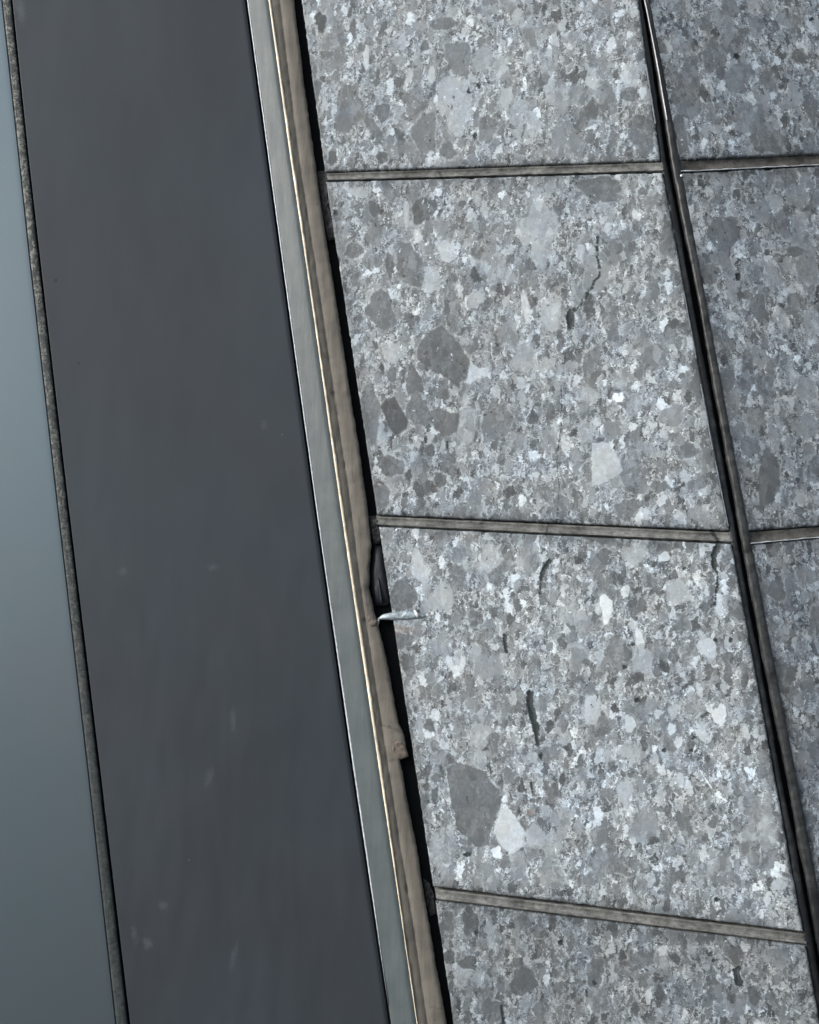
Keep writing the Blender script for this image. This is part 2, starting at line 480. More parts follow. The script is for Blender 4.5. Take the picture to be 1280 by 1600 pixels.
def field(u, v, shapes, far=40.0, want=False):
    best = np.full(u.shape, far); tone = np.full(u.shape, 0.25); stren = np.full(u.shape, 0.8)
    for s, t in shapes:
        x0, y0, x1, y1 = bounds(s)
        idx = np.nonzero((u > x0 - far) & (u < x1 + far) & (v > y0 - far) & (v < y1 + far))[0]
        if len(idx) == 0: continue
        d = shape_dist(u[idx], v[idx], s)
        m = d < best[idx]
        k = idx[m]; best[k] = d[m]; tone[k] = t
        if want: stren[k] = 0.96 if s[0] != 'e' or t > .4 or t < .1 else (0.85 if x1 < 730 else 0.66) + (0.12 if x1 < 730 else 0.32) * ((x0 * 7.13 + y0 * 3.7) % 1.0)
    return (best * PX, tone, stren) if want else (best * PX, tone)

# ------------------------------------------------------------------ outlines measured on the wall
L1 = poly([(0, 3), (250, 30), (400, 46), (800, 91), (1200, 137), (1600, 181)])      # pale sheet edge
L2 = poly([(0, 20), (250, 46), (400, 63), (800, 109), (1200, 157), (1600, 204)])    # dark sheet left edge
L3 = poly([(0, 387), (250, 421), (400, 441), (800, 496), (1200, 553), (1600, 612)])
L4 = poly([(0, 421), (250, 456), (400, 478), (800, 535), (1200, 594), (1600, 652)])
L5 = poly([(0, 459), (130, 475), (250, 492), (330, 503), (400, 514), (500, 530), (600, 545), (700, 561), (800, 575), (850, 580),
           (880, 578), (920, 577), (960, 586), (1000, 597), (1050, 608), (1100, 617), (1130, 623), (1150, 632), (1178, 636), (1186, 625),
           (1250, 636), (1330, 652), (1400, 663), (1500, 680), (1600, 698)])
L6 = poly([(0, 470), (120, 486), (250, 506), (330, 514), (375, 521), (480, 540), (600, 558), (700, 574), (800, 589), (860, 597), (950, 610),
           (1050, 623), (1130, 635), (1330, 668), (1400, 679), (1500, 693), (1600, 708)])
L7 = poly([(0, 996), (87, 1008), (195, 1025), (250, 1032), (450, 1068), (690, 1112), (825, 1139), (950, 1160), (1200, 1209), (1350, 1237), (1450, 1254), (1600, 1281)])
L8 = poly([(0, 1015), (62, 1027), (109, 1036), (195, 1052), (250, 1061), (450, 1099), (690, 1143), (950, 1192), (1200, 1241), (1350, 1270), (1450, 1287), (1600, 1314)])
L78 = poly([(0, 1005), (100, 1021), (250, 1044), (450, 1083), (690, 1127), (950, 1174), (1200, 1222), (1350, 1251), (1480, 1275), (1600, 1296)])

def line(p, q):
    (x1, y1), (x2, y2) = p, q
    return lambda x: y1 + (np.asarray(x, float) - x1) * (y2 - y1) / (x2 - x1)
JA = [(line((514, 268), (1030, 251)), line((514, 284), (1030, 270))),
      (line((590, 804), (1140, 829)), line((590, 823), (1140, 850))),
      (line((675, 1385), (1255, 1456)), line((680, 1408), (1260, 1479)))]
JB = [(line((1062, 249), (1280, 240)), line((1062, 270), (1280, 259))),
      (line((1170, 829), (1280, 821)), line((1175, 851), (1280, 841)))]

def meet(jl, vl, u0):
    """where a joint line crosses an upright outline"""
    u = u0
    for _ in range(20):
        v = float(jl(u)); u = float(vl(v))
    return u, v

clasts = []
def E(x, y, rx, ry, t, an=0):
    if x > 1035 and x > float(L78(y)): t = .27 + (t - .27) * .72
    elif t < .23 and rx * ry > 60: t *= .80
    clasts.append((('e', x, y, rx, ry, an), t))
def P(t, *pts): clasts.append((('p', list(pts)), t))
for a in [
 (502,35,9,14.5,.085),(552,42,5,10,.13),(510,86,8,6,.14),(579,65,8,7,.15),(665,72,8,8,.13),(675,117,6,14,.42),(572,92,5,22,.45),
 (712,162,27,45,.34),(545,170,21,38,.19,20),(597,175,14,12,.16),(583,200,8,28,.18,-35),(665,207,18,32,.2,-5),(597,246,9,9,.13),
 (520,248,7,13,.11),(700,236,13,13,.18),(762,202,14,20,.2),(695,37,17,10,.18),(765,10,14,16,.24),(755,92,15,20,.29),(541,140,5,8,.15),
 (791,152,11,18,.39),(832,200,12,17,.38),(925,122,10,17,.4),(976,117,6,18,.42),(1004,145,6,10,.52),(820,126,4,7,.62),(910,8,4,7,.5),
 (857,97,15,22,.24),(925,172,12,15,.15),(985,147,14,12,.17),(1003,212,20,32,.18),(850,15,4,8,.09),(828,57,9,16,.22,-30),(950,155,13,26,.22),
 (882,215,20,26,.23),(898,60,10,14,.25),(870,240,18,9,.24),(495,140,6,14,.2),
 (662,329,16,23,.125,22),(638,410,18,30,.185,-15),(650,438,13,11,.17),(610,415,6,20,.15,-5),(596,485,22,29,.2,-20),(697,392,13,17,.43),
 (676,437,14,20,.38),(706,478,11,45,.19,-4),(585,326,9,12,.15,-25),(848,350,26,32,.33),(770,417,24,25,.31),(562,300,14,10,.38),
 (555,392,15,12,.18),(647,598,14,22,.165),(653,640,18,28,.165),(690,610,14,14,.19),(575,648,19,48,.2,-5),(697,660,24,20,.175),
 (730,665,15,28,.36),(775,660,24,28,.22),(612,728,24,14,.17),(639,742,5,13,.1),(688,750,11,11,.155),(673,705,8,8,.14),(597,575,4,9,.09),
 (615,550,17,16,.36),(820,560,20,22,.33),(636,335,5,18,.4),(742,470,14,12,.36),(745,395,9,12,.2),(690,355,10,13,.24),(592,775,18,20,.21,-10),
 (925,575,15,28,.22),(966,621,8,9,.66),(1069,577,7,7,.52),(917,617,18,12,.36),(990,737,17,38,.22,-10),(982,795,20,16,.2),(915,675,13,16,.34),
 (957,670,17,13,.24),(1075,705,15,12,.19),(1018,661,5,7,.42),(940,295,36,18,.19),(955,500,15,30,.21,-10),(993,335,5,10,.47,-25),
 (977,293,7,12,.38),(822,480,7,28,.43,-15),(862,487,17,28,.36),(930,420,22,32,.25),(820,430,10,22,.2),(1045,380,15,25,.18),(1005,300,7,6,.13),
 (880,790,16,16,.19),(860,690,10,22,.25),(1030,760,12,10,.2),(1020,560,20,22,.22),(1050,650,20,16,.24),(900,720,8,22,.24),
 (656,886,12,28,.4,-15),(766,872,17,20,.38),(776,900,12,15,.2),(690,935,20,22,.33),(630,930,21,27,.165),(742,966,11,14,.18),
 (722,1040,5,16,.46,12),(703,1035,5,14,.46,-20),(762,1042,20,20,.26),(990,867,18,15,.36),(1038,870,9,8,.5),(1060,925,18,20,.36),
 (999,997,7,13,.5),(1003,1030,16,24,.34),(1105,1012,17,14,.44),(963,1030,24,22,.21),(965,1005,13,10,.19),(945,870,12,12,.19),
 (935,840,20,8,.2),(625,1000,20,14,.2),(640,1040,10,18,.19),(690,1010,12,20,.27),(890,960,14,20,.34),(1085,1100,15,18,.25),(905,1030,12,20,.22),
 (672,1135,8,11,.13,-25),(679,1242,5,13,.13),(682,1216,8,6,.14),(820,1287,6,10,.12,-25),(789,1249,5,7,.52),(835,1307,16,20,.34),
 (815,1350,10,14,.24),(770,1160,8,18,.2,-10),(680,1165,7,8,.17),(1125,1118,11,18,.56),(1095,1142,8,14,.45,-20),(1050,1139,6,9,.5),
 (1060,1160,7,10,.5),(984,1131,10,13,.45,-20),(977,1237,12,18,.34),(1217,1382,12,10,.38),(942,1305,20,16,.22),(980,1352,25,15,.22),
 (1010,1290,20,24,.25),(860,1370,26,18,.25),(760,1370,18,20,.24,-10),(925,1110,14,22,.38),(1070,1290,10,26,.2,-20),(1175,1330,14,20,.2),
 (735,1440,14,20,.17),(733,1505,12,12,.155),(701,1495,9,12,.17),(842,1454,13,10,.18),(818,1534,22,20,.18),(810,1505,9,10,.17),
 (762,1450,7,10,.36),(822,1566,9,12,.34),(900,1464,3,8,.38),(1252,1538,6,7,.36),(1081,1483,7,9,.36),(1149,1490,14,14,.19),(1212,1495,20,14,.25),
 (1120,1551,14,16,.19),(860,1447,2.5,7,.1),(867,1546,2,9,.1),(700,1440,10,14,.2),(930,1520,14,22,.2),(1000,1500,24,14,.22,-20),(770,1580,16,20,.19),
 # wall round the corner
 (1075,142,21,50,.125,8),(1116,88,18,28,.15,15),(1140,50,9,25,.26,8),(1153,122,17,27,.21,30),(1168,187,21,23,.21),(1200,216,25,24,.135),
 (1120,23,6,14,.3),(1250,87,11,12,.12,-30),(1142,12,16,14,.14),(1152,67,12,22,.14,25),(1240,150,12,16,.32),(1268,167,10,24,.13,-20),
 (1197,155,8,14,.33),(1242,35,18,15,.17),(1052,122,6,7,.27),(1060,210,14,30,.15),(1082,236,2.5,5,.5),(1107,130,4,4,.45),
 (1131,365,22,32,.125),(1133,405,10,20,.15),(1108,427,15,17,.135),(1206,431,10,23,.35,-12),(1213,314,11,10,.33),(1191,330,14,17,.26),
 (1245,308,18,18,.26),(1245,361,11,25,.28),(1243,393,12,9,.10),(1223,350,14,20,.135),(1268,507,15,21,.33),(1232,410,9,10,.31),
 (1262,425,16,30,.22),(1180,425,12,15,.17),(1184,480,13,20,.14,-10),(1243,474,16,16,.15),(1221,279,25,14,.15),(1171,350,4,8,.4,25),
 (1151,497,4,6,.48),(1161,369,5,8,.27),(1116,404,7,9,.29),(1168,582,11,34,.135),(1137,592,12,22,.15,20),(1146,627,11,26,.25,12),
 (1161,625,6,8,.13),(1201,748,18,42,.12,6),(1273,735,12,20,.13),(1260,610,14,18,.27),(1188,558,12,16,.24),(1206,580,8,20,.15),
 (1262,667,14,22,.26,30),(1170,698,13,17,.17),(1253,781,7,7,.33),(1229,781,2.5,10,.09),(1170,741,6,6,.32),(1233,694,10,12,.3),(1152,674,13,14,.22),
 (1229,986,11,13,.27),(1275,973,10,25,.13),(1235,1054,8,14,.14),(1252,1011,9,10,.26),(1260,1185,15,35,.19),(1214,922,14,16,.15),(1248,1092,5,7,.3),
 (1262,900,16,14,.22),(1262,1290,10,24,.18),(1300,1100,16,28,.14),(1340,700,18,26,.3),(1360,300,24,20,.14),(1420,560,18,30,.15),(1350,100,20,18,.3)]:
    E(*a[:5], *(a[5:]))
P(.19, (696,70),(733,64),(736,88),(731,125),(712,113),(696,92))
P(.135, (650,548),(668,520),(690,508),(712,530),(735,565),(730,590),(712,603),(700,592),(680,582),(652,562))
P(.46, (735,563),(748,575),(766,572),(764,588),(745,592),(735,602),(728,598))
P(.08, (596,635),(607,620),(617,621),(639,660),(637,670),(617,680),(607,665))
P(.41, (925,692),(952,690),(975,735),(940,758),(925,760))
P(.56, (936,932),(945,926),(958,938),(957,955),(950,975),(943,978),(941,960))
P(.138, (697,1200),(720,1192),(755,1205),(780,1235),(783,1255),(770,1290),(765,1320),(745,1325),(715,1295),(705,1250))
P(.45, (790,1257),(802,1270),(820,1300),(815,1325),(800,1336),(780,1320),(771,1300),(780,1275))
P(.58, (767,1329),(780,1321),(786,1344),(775,1340))
P(.14, (1166,1541),(1183,1540),(1190,1561),(1181,1575),(1171,1566))
clasts.append((('l', [(1095,1205),(1110,1228),(1122,1243),(1137,1252)], 1.2), .6))
pits = [(('l', [(934,370),(933,386),(934,401),(936,415),(937.6,431),(930,438),(925.5,449),(918.4,456),(916.6,465)], 1.5), 0),
        (('l', [(910,469),(907,478),(899,483)], 0.9), 0), (('e', 891, 500, 7, 14, -3), 0), (('e', 897, 485, 3, 5, 30), 0),
        (('l', [(789,992),(789,1005),(791,1018)], 3.0), 0), (('l', [(860,876),(850,888),(846,902)], 3.2), 0), (('l', [(846,902),(843,925),(845,932)], 1.4), 0),
        (('l', [(828,1083),(828,1100),(833,1120),(838,1140)], 5.2), 0), (('l', [(838,1140),(840,1163)], 3.2), 0), (('e', 845, 1181, 3, 4, 0), 0),
        (('l', [(1121,853),(1114,868),(1116,884)], 3.6), 0), (('l', [(1116,885),(1121,897),(1121,915),(1116,945)], 1.2), 0),
        (('e', 976, 1042, 3.4, 3, 0), 0), (('e', 989, 1007, 3, 3, 0), 0), (('e', 1069, 889, 3.5, 3, 0), 0), (('e', 996, 1094, 4, 3.5, 0), 0),
        (('e', 730, 1335, 4.5, 3, 0), 0), (('l', [(829,1222),(832,1238)], 0.9), 0), (('e', 1038, 1172, 3, 3, 0), 0), (('e', 1084, 1152, 3.6, 2.5, 0), 0),
        (('e', 1080, 1172, 3, 2.5, 0), 0), (('e', 1120, 1406, 4, 4, 0), 0), (('e', 876, 1473, 4.2, 4.2, 0), 0), (('l', [(783,1572),(788,1600),(786,1640)], 1.6), 0),
        (('e', 1118, 1000, 2.5, 3, 0), 0), (('e', 1142, 1000, 2.5, 3, 0), 0), (('e', 929, 1535, 2.6, 3, 0), 0), (('e', 917, 1551, 2.2, 5, 0), 0),
        (('p', [(1144,1515),(1159,1506),(1156,1520),(1162,1541),(1149,1539),(1147,1525)]), 0), (('e', 745, 1457, 3, 4, 0), 0),
        (('l', [(877,602),(878,640),(877,670),(872,700),(870,725),(874,760),(872,800),(868,830)], 0.05), 0),
        (('e', 748, 133, 3.2, 4, 0), 0), (('e', 733, 143, 3, 3, 0), 0),
        (('e', 742, 213, 3, 5, 0), 0), (('e', 524, 332, 3, 5, 0), 0), (('e', 699, 696, 2, 5, 0), 0), (('e', 665, 685, 1.8, 6, 0), 0),
        (('e', 1268, 30, 3, 3, 0), 0), (('e', 1151, 88, 4, 4, 0), 0), (('e', 1153, 432, 4, 6, 0), 0), (('e', 1115, 20 + 1480, 2, 3, 0), 0)]
ochre = [(('e', 827, 1269, 5, 5, 0), 0), (('e', 620, 985, 26, 7, 0), 0)]

# ------------------------------------------------------------------ stone slabs
H_SLAB = 0.6
def slab(label, plane, corners, seed, gain, res=0.0019):
    """corners: the four image-traced corners (top left, top right, bottom right, bottom left) laid on the real plane."""
    q = [plane.at(*c) for c in corners]
    tl, tr, br, bl = q
    w = np.linalg.norm(tr - tl); h = np.linalg.norm(bl - tl)
    nc, nr = int(w / res), int(h / res)
    s = np.linspace(0, 1, nc); t = np.linspace(0, 1, nr)
    # rounded arris: outer ring turned down, then the side of the slab
    S, T = np.meshgrid(s, t)
    base = (tl[None, None] * ((1 - S) * (1 - T))[..., None] + tr * (S * (1 - T))[..., None]
            + br * (S * T)[..., None] + bl * ((1 - S) * T)[..., None])
    N = plane.N
    xh = (tr - tl) / w; xh = xh - N * (xh @ N); xh /= np.linalg.norm(xh); yh = np.cross(N, xh)
    u, v = project(base)
    px = (base - tl) @ xh; py = (base - tl) @ yh
    edge = np.minimum(np.minimum(S * w, (1 - S) * w), np.minimum(T * h, (1 - T) * h))
    uf, vf = u.ravel(), v.ravel()
    cd, ct, cs = field(uf, vf, clasts, want=True)
    pd, _ = field(uf, vf, pits, 20)
    od, _ = field(uf, vf, ochre, 20)
    off = np.zeros_like(S)
    off -= 0.0016 * np.clip(1 - edge / 0.0028, 0, 1) ** 2 * (1 + 0.8 * fbm(px * 120, py * 120, seed))
    chip = np.clip(fbm(px * 55, py * 55, seed + 5) - 0.28, 0, 1) * np.clip(1 - edge / 0.006, 0, 1)
    off -= 0.010 * chip
    off += 0.0004 * fbm(px * 60, py * 60, seed + 9, 4)
    off -= 0.0014 * np.clip(-pd.reshape(off.shape) / 0.0030, 0, 1)
    jig = 0.0007 * fbm(px * 140, py * 140, seed + 3) * (edge < 0.0005)
    pts = base + N * off[..., None] + xh * jig[..., None] + yh * (0.7 * jig[..., None])
    verts = pts.reshape(-1, 3); faces = grid_faces(nr, nc)
    # side ring
    i = np.arange(nr * nc).reshape(nr, nc)
    ring = np.concatenate([i[0, :], i[1:, -1], i[-1, -2::-1], i[-2:0:-1, 0]])
    back = verts[ring] - N * 0.03
    n0 = len(verts); k = len(ring)
    b = n0 + np.arange(k)
    side = np.stack([ring, np.roll(ring, -1), np.roll(b, -1), b], -1)
    verts = np.concatenate([verts, back]); faces = np.concatenate([faces, side])
    bq = n0 + np.array([0, nc - 1, nc + nr - 2, 2 * nc + nr - 3])
    faces = np.concatenate([faces, bq[None, :]])
    ext = lambda a, tail=None: np.concatenate([a.ravel(), a.ravel()[ring] if tail is None else np.full(k, tail)])
    sp = np.stack([ext(px), ext(py), np.full(n0 + k, seed * 1.37)], -1)
    at = dict(slab_pos=sp, clast_dist=ext(cd), clast_tone=ext(ct), clast_strength=ext(cs), pit_dist=ext(pd), ochre_dist=ext(od),
              edge_dist=ext(edge), slab_gain=np.full(n0 + k, gain))
    c = verts[:n0].mean(0)
    fr = Matrix(((xh[0], yh[0], N[0], c[0]), (xh[1], yh[1], N[1], c[1]), (xh[2], yh[2], N[2], c[2]), (0, 0, 0, 1)))
    o = mesh_obj('stone_panel', verts, faces, M['stone'], attrs=at, frame=fr)
    return tag(o, label, 'stone panel', 'mottled grey stone panels of the facade')

def left_edge(v): return float(L6(v))
topA = line((440, -262), (950, -296)); botA = line((760, 2005), (1370, 2118))
topB = line((980, -300), (1280, -322)); botB3 = line((1300, 1476), (1560, 1462))
rowsA = [(topA, JA[0][0]), (JA[0][1], JA[1][0]), (JA[1][1], JA[2][0]), (JA[2][1], botA)]
labelsA = ['pale mottled stone panel above the highest joint, small dark oval pebble near its left edge',
           'pale mottled stone panel with a thin crack running down into a small dark hole',
           'pale stone panel with a dark slit and a big grey pebble beside a white one',
           'darker mottled stone panel below the lowest sealant joint, cut by the bottom of the photo']
for (tp, bt), lb, sd, gn in zip(rowsA, labelsA, (1, 2, 3, 4), (1.0, 1.0, 1.04, 0.78)):
    c = [meet(tp, L6, 550), meet(tp, L7, 1100), meet(bt, L7, 1100), meet(bt, L6, 550)]
    slab(lb, PA, c, sd, gn)
RB = poly([(-300, 1500), (2000, 1985)])
rowsB = [(topB, JB[0][0]), (JB[0][1], JB[1][0]), (JB[1][1], botB3)]
labelsB = ['shaded grey stone panel right of the corner joint, above the upper brown-stained joint',
           'shaded grey stone panel right of the corner joint, between the two brown-stained joints',
           'shaded grey stone panel right of the corner joint, a narrowing wedge below both brown-stained joints']
for (tp, bt), lb, sd, gn in zip(rowsB, labelsB, (11, 12, 13), (0.98, 0.98, 0.92)):
    c = [meet(tp, L8, 1100), meet(tp, RB, 1500), meet(bt, RB, 1500), meet(bt, L8, 1100)]
    slab(lb, PB, c, sd, gn)

# ------------------------------------------------------------------ strips: sealant, trim, sheets
def bedding(pts, plane, axis=None):
    xh = plane.at(900, 800) - plane.at(500, 800); xh /= np.linalg.norm(xh)
    N = plane.N; yh = np.cross(N, xh)
    return np.stack([pts @ xh, pts @ yh, pts @ N], -1)

def upright(name, plane, v0, v1, cols, mat, parent=None, step=3.0, seed=0, marks=None, scuffs=None, extra=None, rough=0.0, smooth=True):
    """an upright strip: cols = [(outline of v, offset from the plane or function of v), ...] from left to right"""
    vs = np.arange(v0, v1 + step, step)
    U = np.stack([np.asarray(f(vs), float) + 0 * vs for f, _ in cols], 1)
    O = np.stack([(o(vs) if callable(o) else np.full(vs.shape, o)) for _, o in cols], 1)
    V = np.repeat(vs[:, None], len(cols), 1)
    if rough: O = O + rough * fbm(U / 7, V / 14, seed, 3)
    pts = plane.at(U, V, O)
    P_ = pts.reshape(-1, 3)
    at = dict(slab_pos=bedding(P_, plane))
    at['mark_dist'] = field(U.ravel(), V.ravel(), marks or [], 40)[0]
    at['scuff_dist'] = field(U.ravel(), V.ravel(), scuffs or [], 60)[0]
    if extra: at.update(extra(U.ravel(), V.ravel()))
    return mesh_obj(name, P_, grid_faces(len(vs), len(cols))[:, ::-1], mat, parent, at, smooth)

def off_u(f, d): return lambda v: f(v) + d
def wig(f, amp, per, seed, d=0.0): return lambda v: f(v) + d + amp * fbm(np.asarray(v, float) / per, 0.5, seed, 4)
def lerp(f, g, t): return lambda v: f(v) * (1 - t) + g(v) * t

def joint(name, label, plane, jt, jb, f0, f1, mat, seed, prof, group, marks=None, parent=None):
    n = 240
    t = np.linspace(0, 1, n)
    ul, vl = meet(jt, f0, 600 if plane is PA else 1100); ur, vr = meet(jt, f1, 1100 if plane is PA else 1500)
    us = ul + (ur - ul) * t
    rows = []
    U = []; V = []; O = []
    for (s, o) in prof:
        w = 0.9 * fbm(us / 11.0, s * 9, seed, 4)
        v = jt(us) * (1 - s) + jb(us) * s + (w if 0 < s < 1 else 0)
        shift = (s) * 0
        U.append(us); V.append(v); O.append(np.full(n, o) + (0.0009 * fbm(us / 6.0, s * 30, seed + 4, 3) if 0 < s < 1 else 0))
    U = np.array(U); V = np.array(V); O = np.array(O)
    # lean of the ends
    U = U + (V - V[:1]) * 0.17
    P_ = plane.at(U, V, O).reshape(-1, 3)
    at = dict(slab_pos=bedding(P_, plane), mark_dist=field(U.ravel(), V.ravel(), marks or [], 20)[0])
    o = mesh_obj(name, P_, grid_faces(len(prof), n), mat, parent, at)
    return tag(o, label, 'sealant joint', group) if label else o

PROF = [(-.02, -.028), (.0, -.012), (.13, -.011), (.18, -.0035), (.30, -.0050), (.48, -.0068), (.62, -.0058), (.72, -.0022), (.80, -.0008), (.86, -.0030), (.90, -.010), (1.0, -.011), (1.02, -.028)]
PROFB = [(-.02, -.028), (.0, -.012), (.08, -.011), (.14, -.005), (.35, -.0065), (.60, -.0060), (.78, -.0045), (.84, -.0003), (.91, .0003), (.95, -.003), (.97, -.010), (1.0, -.011), (1.02, -.028)]
g1 = 'horizontal sealant joints between the stone panels'
joint('sealant_joint', 'grey sealant joint rising to the right, highest on the wide wall', PA, *JA[0], off_u(L6, 2), off_u(L7, 2), M['sealant'], 31, PROF, g1,
      [(('l', [(684, 262), (690, 280)], 1.2), 0)])
joint('sealant_joint', 'smudged grey sealant joint across the middle of the wide wall, broken by a crack', PA, *JA[1], off_u(L6, -2), off_u(L7, 2), M['sealant'], 32, PROF, g1,
      [(('l', [(858, 815), (852, 838)], 1.6), 0), (('l', [(1112, 830), (1122, 845)], 3), 0)])
joint('sealant_joint', 'light brown-grey sealant joint sloping down to the right, lowest on the wide wall', PA, *JA[2], off_u(L6, 2), off_u(L7, 2), M['sealant'], 33, PROF, g1,
      [(('e', 766, 1394, 4, 3, 0), 0)])
jb1 = joint('sealant_joint', 'upper brown-stained sealant joint round the corner, with a pale lower bead', PB, *JB[0], off_u(L8, -1), RB, M['sealant_brown'], 34, PROFB, g1)
jb2 = joint('sealant_joint', 'lower brown-stained sealant joint round the corner, meeting the dark corner joint halfway down', PB, *JB[1], off_u(L8, -1), RB, M['sealant_brown'], 35, PROFB, g1)

PBEAD = [(.845, -.0030), (.875, .0008), (.90, .0014), (.93, .0012), (.965, -.0015)]
for q_, jj in ((jb1, JB[0]), (jb2, JB[1])):
    joint('pale_bead', None, PB, *jj, off_u(L8, 3), RB, M['lip'], 36, PBEAD, None, parent=q_)

# corner joint: two sloping beads of dark sealant with an open slot between them, a highlight painted as a white line near the top
slotw = lambda a: (lambda v: 2.7 + 2.0 * fbm(np.asarray(v) / 60.0, 0.3, 77, 2) + 1.0 * fbm(np.asarray(v) / 9.0, 0.3, 78, 3) + a)
dark_marks = [(('l', [(960, -290), (1006, 0), (1044, 250), (1062, 350)], 15), 0), (('l', [(1064, 360), (1080, 440), (1100, 560), (1112, 620)], 5), 0), (('e', 1222, 1210, 7, 50, -9), 0), (('l', [(1262, 1400), (1296, 1600), (1330, 1800)], 14), 0)]  # darker marks along the corner beads, heaviest at the top
cj = empty('corner_sealant_joint', Vector(PA.at(1145, 835)))
tag(cj, 'dark open sealant joint running down the corner between the two stone walls', 'corner joint')
vs0, vs1 = -290, 2080
upright('left_bead', PA, vs0, vs1, [(off_u(L7, -2), -.028), (off_u(L7, -1), -.006), (wig(L7, 0.6, 9, 61, 0.5), -.0042), (lerp(L7, L78, .35), -.0046), (lerp(L7, L78, .62), -.0052),
        (lambda v: L78(v) - slotw(0)(v), -.010), (lambda v: L78(v) - slotw(-.8)(v), -.030)], M['corner'], cj, seed=41, rough=0.0012, marks=dark_marks)
upright('right_bead', PA, vs0, vs1, [(lambda v: L78(v) + slotw(-.8)(v), -.030), (lambda v: L78(v) + slotw(0)(v), -.010), (lerp(L78, L8, .35), -.0056), (lerp(L78, L8, .55), -.0051),
        (lerp(L78, L8, .72), -.0055), (wig(L8, 0.6, 9, 62, -.5), -.005), (off_u(L8, 1), -.008), (off_u(L8, 2), -.030)], M['corner'], cj, seed=42, rough=0.0012, marks=dark_marks)
upright('slot_backing', PA, vs0, vs1, [(off_u(L78, -8), -.026), (off_u(L78, 8), -.026)], M['black'], cj)
wl = poly([(-300, 966), (0, 1007.5), (16, 1011), (62, 1020), (109, 1029), (150, 1036), (188, 1042.5)])
upright('highlight_line', PA, -290, 187, [(wig(wl, .5, 8, 63, -.9), -.0042), (wl, -.0022), (wig(wl, .5, 8, 64, .9), -.0042)], M['white'], cj)
arr = lambda v: L7(v) + 0.2
for (a, b, wd, sd) in ((100, 192, 1.1, 65), (455, 560, .5, 66), (600, 700, .9, 67), (720, 822, .5, 68)):
    upright('chipped_arris', PA, a, b, [(wig(arr, .7, 6, sd, -wd - .6), .0006), (wig(arr, .5, 6, sd + 9, -.1), .0004), (wig(arr, .5, 6, sd + 5, .5), -.003)], M['lip'], cj)

# black strip painted for the shade in the gap between trim and stone
gp = upright('recess_shade', PA, -290, 2080, [(off_u(L5, -9), -.020), (off_u(L5, 0), -.019), (lerp(L5, L6, .5), -.017), (off_u(L6, 0), -.020), (off_u(L6, 6), -.020)], M['black'], None, seed=43, rough=.002)
tag(gp, 'black recessed strip standing in for shade in the open gap between the brown trim face and the stone', 'gasket')

# edge trim
trim = empty('edge_trim', Vector(PA.at(540, 800)))
tag(trim, 'ridged metal edge trim with cream crest, running between the dark metal sheet and the stone', 'edge trim')
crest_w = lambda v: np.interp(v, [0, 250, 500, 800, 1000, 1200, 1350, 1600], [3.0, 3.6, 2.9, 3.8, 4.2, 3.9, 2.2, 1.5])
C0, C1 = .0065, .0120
upright('outer_face', PA, -290, 2080, [(off_u(L3, -1), -.02), (off_u(L3, -.6), C0 - .003), (off_u(L3, .4), C0 - .0006), (off_u(L3, 1.2), C0 - .0002), (lerp(L3, L4, .12), C0 + .0004), (lerp(L3, L4, .30), C0 + .0012), (lerp(L3, L4, .5), C0 + .0024),
        (lerp(L3, L4, .75), C0 + .0040), (lambda v: L4(v) - crest_w(v) * .5, C1 - .0012), (off_u(L4, 1), C1 - .004)], M['outer_face'], trim, seed=44, rough=.0004,
        marks=[(('e', 521.5, 955, 2.2, 11, -8), 0)])
lw = lambda k: (lambda v: wig(L3, .4, 12, 51)(v) - .9 + k * np.interp(v, [900, 1150, 1380, 1570], [1.0, 1.3, 1.2, .05]))
upright('lip', PA, -290, 1570, [(lw(0), C0 - .002), (lw(.9), C0 + .0010), (lw(1.9), C0 + .0006), (lw(2.8), C0 - .0005)], M['lip'], trim)
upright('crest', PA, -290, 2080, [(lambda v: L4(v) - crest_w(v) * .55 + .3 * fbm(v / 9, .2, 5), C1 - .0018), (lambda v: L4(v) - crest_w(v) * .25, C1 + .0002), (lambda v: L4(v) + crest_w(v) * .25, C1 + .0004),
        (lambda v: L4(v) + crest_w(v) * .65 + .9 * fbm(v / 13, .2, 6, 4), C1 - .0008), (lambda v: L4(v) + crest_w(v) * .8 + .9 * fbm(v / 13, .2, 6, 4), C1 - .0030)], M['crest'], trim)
gr = lerp(L4, L5, .47)
grl = poly([(-300, 396), (0, 437), (250, 468), (460, 500), (620, 523), (760, 544), (900, 562), (960, 570), (1100, 592), (1140, 598), (1250, 615), (1330, 627), (1440, 645), (1600, 668)])
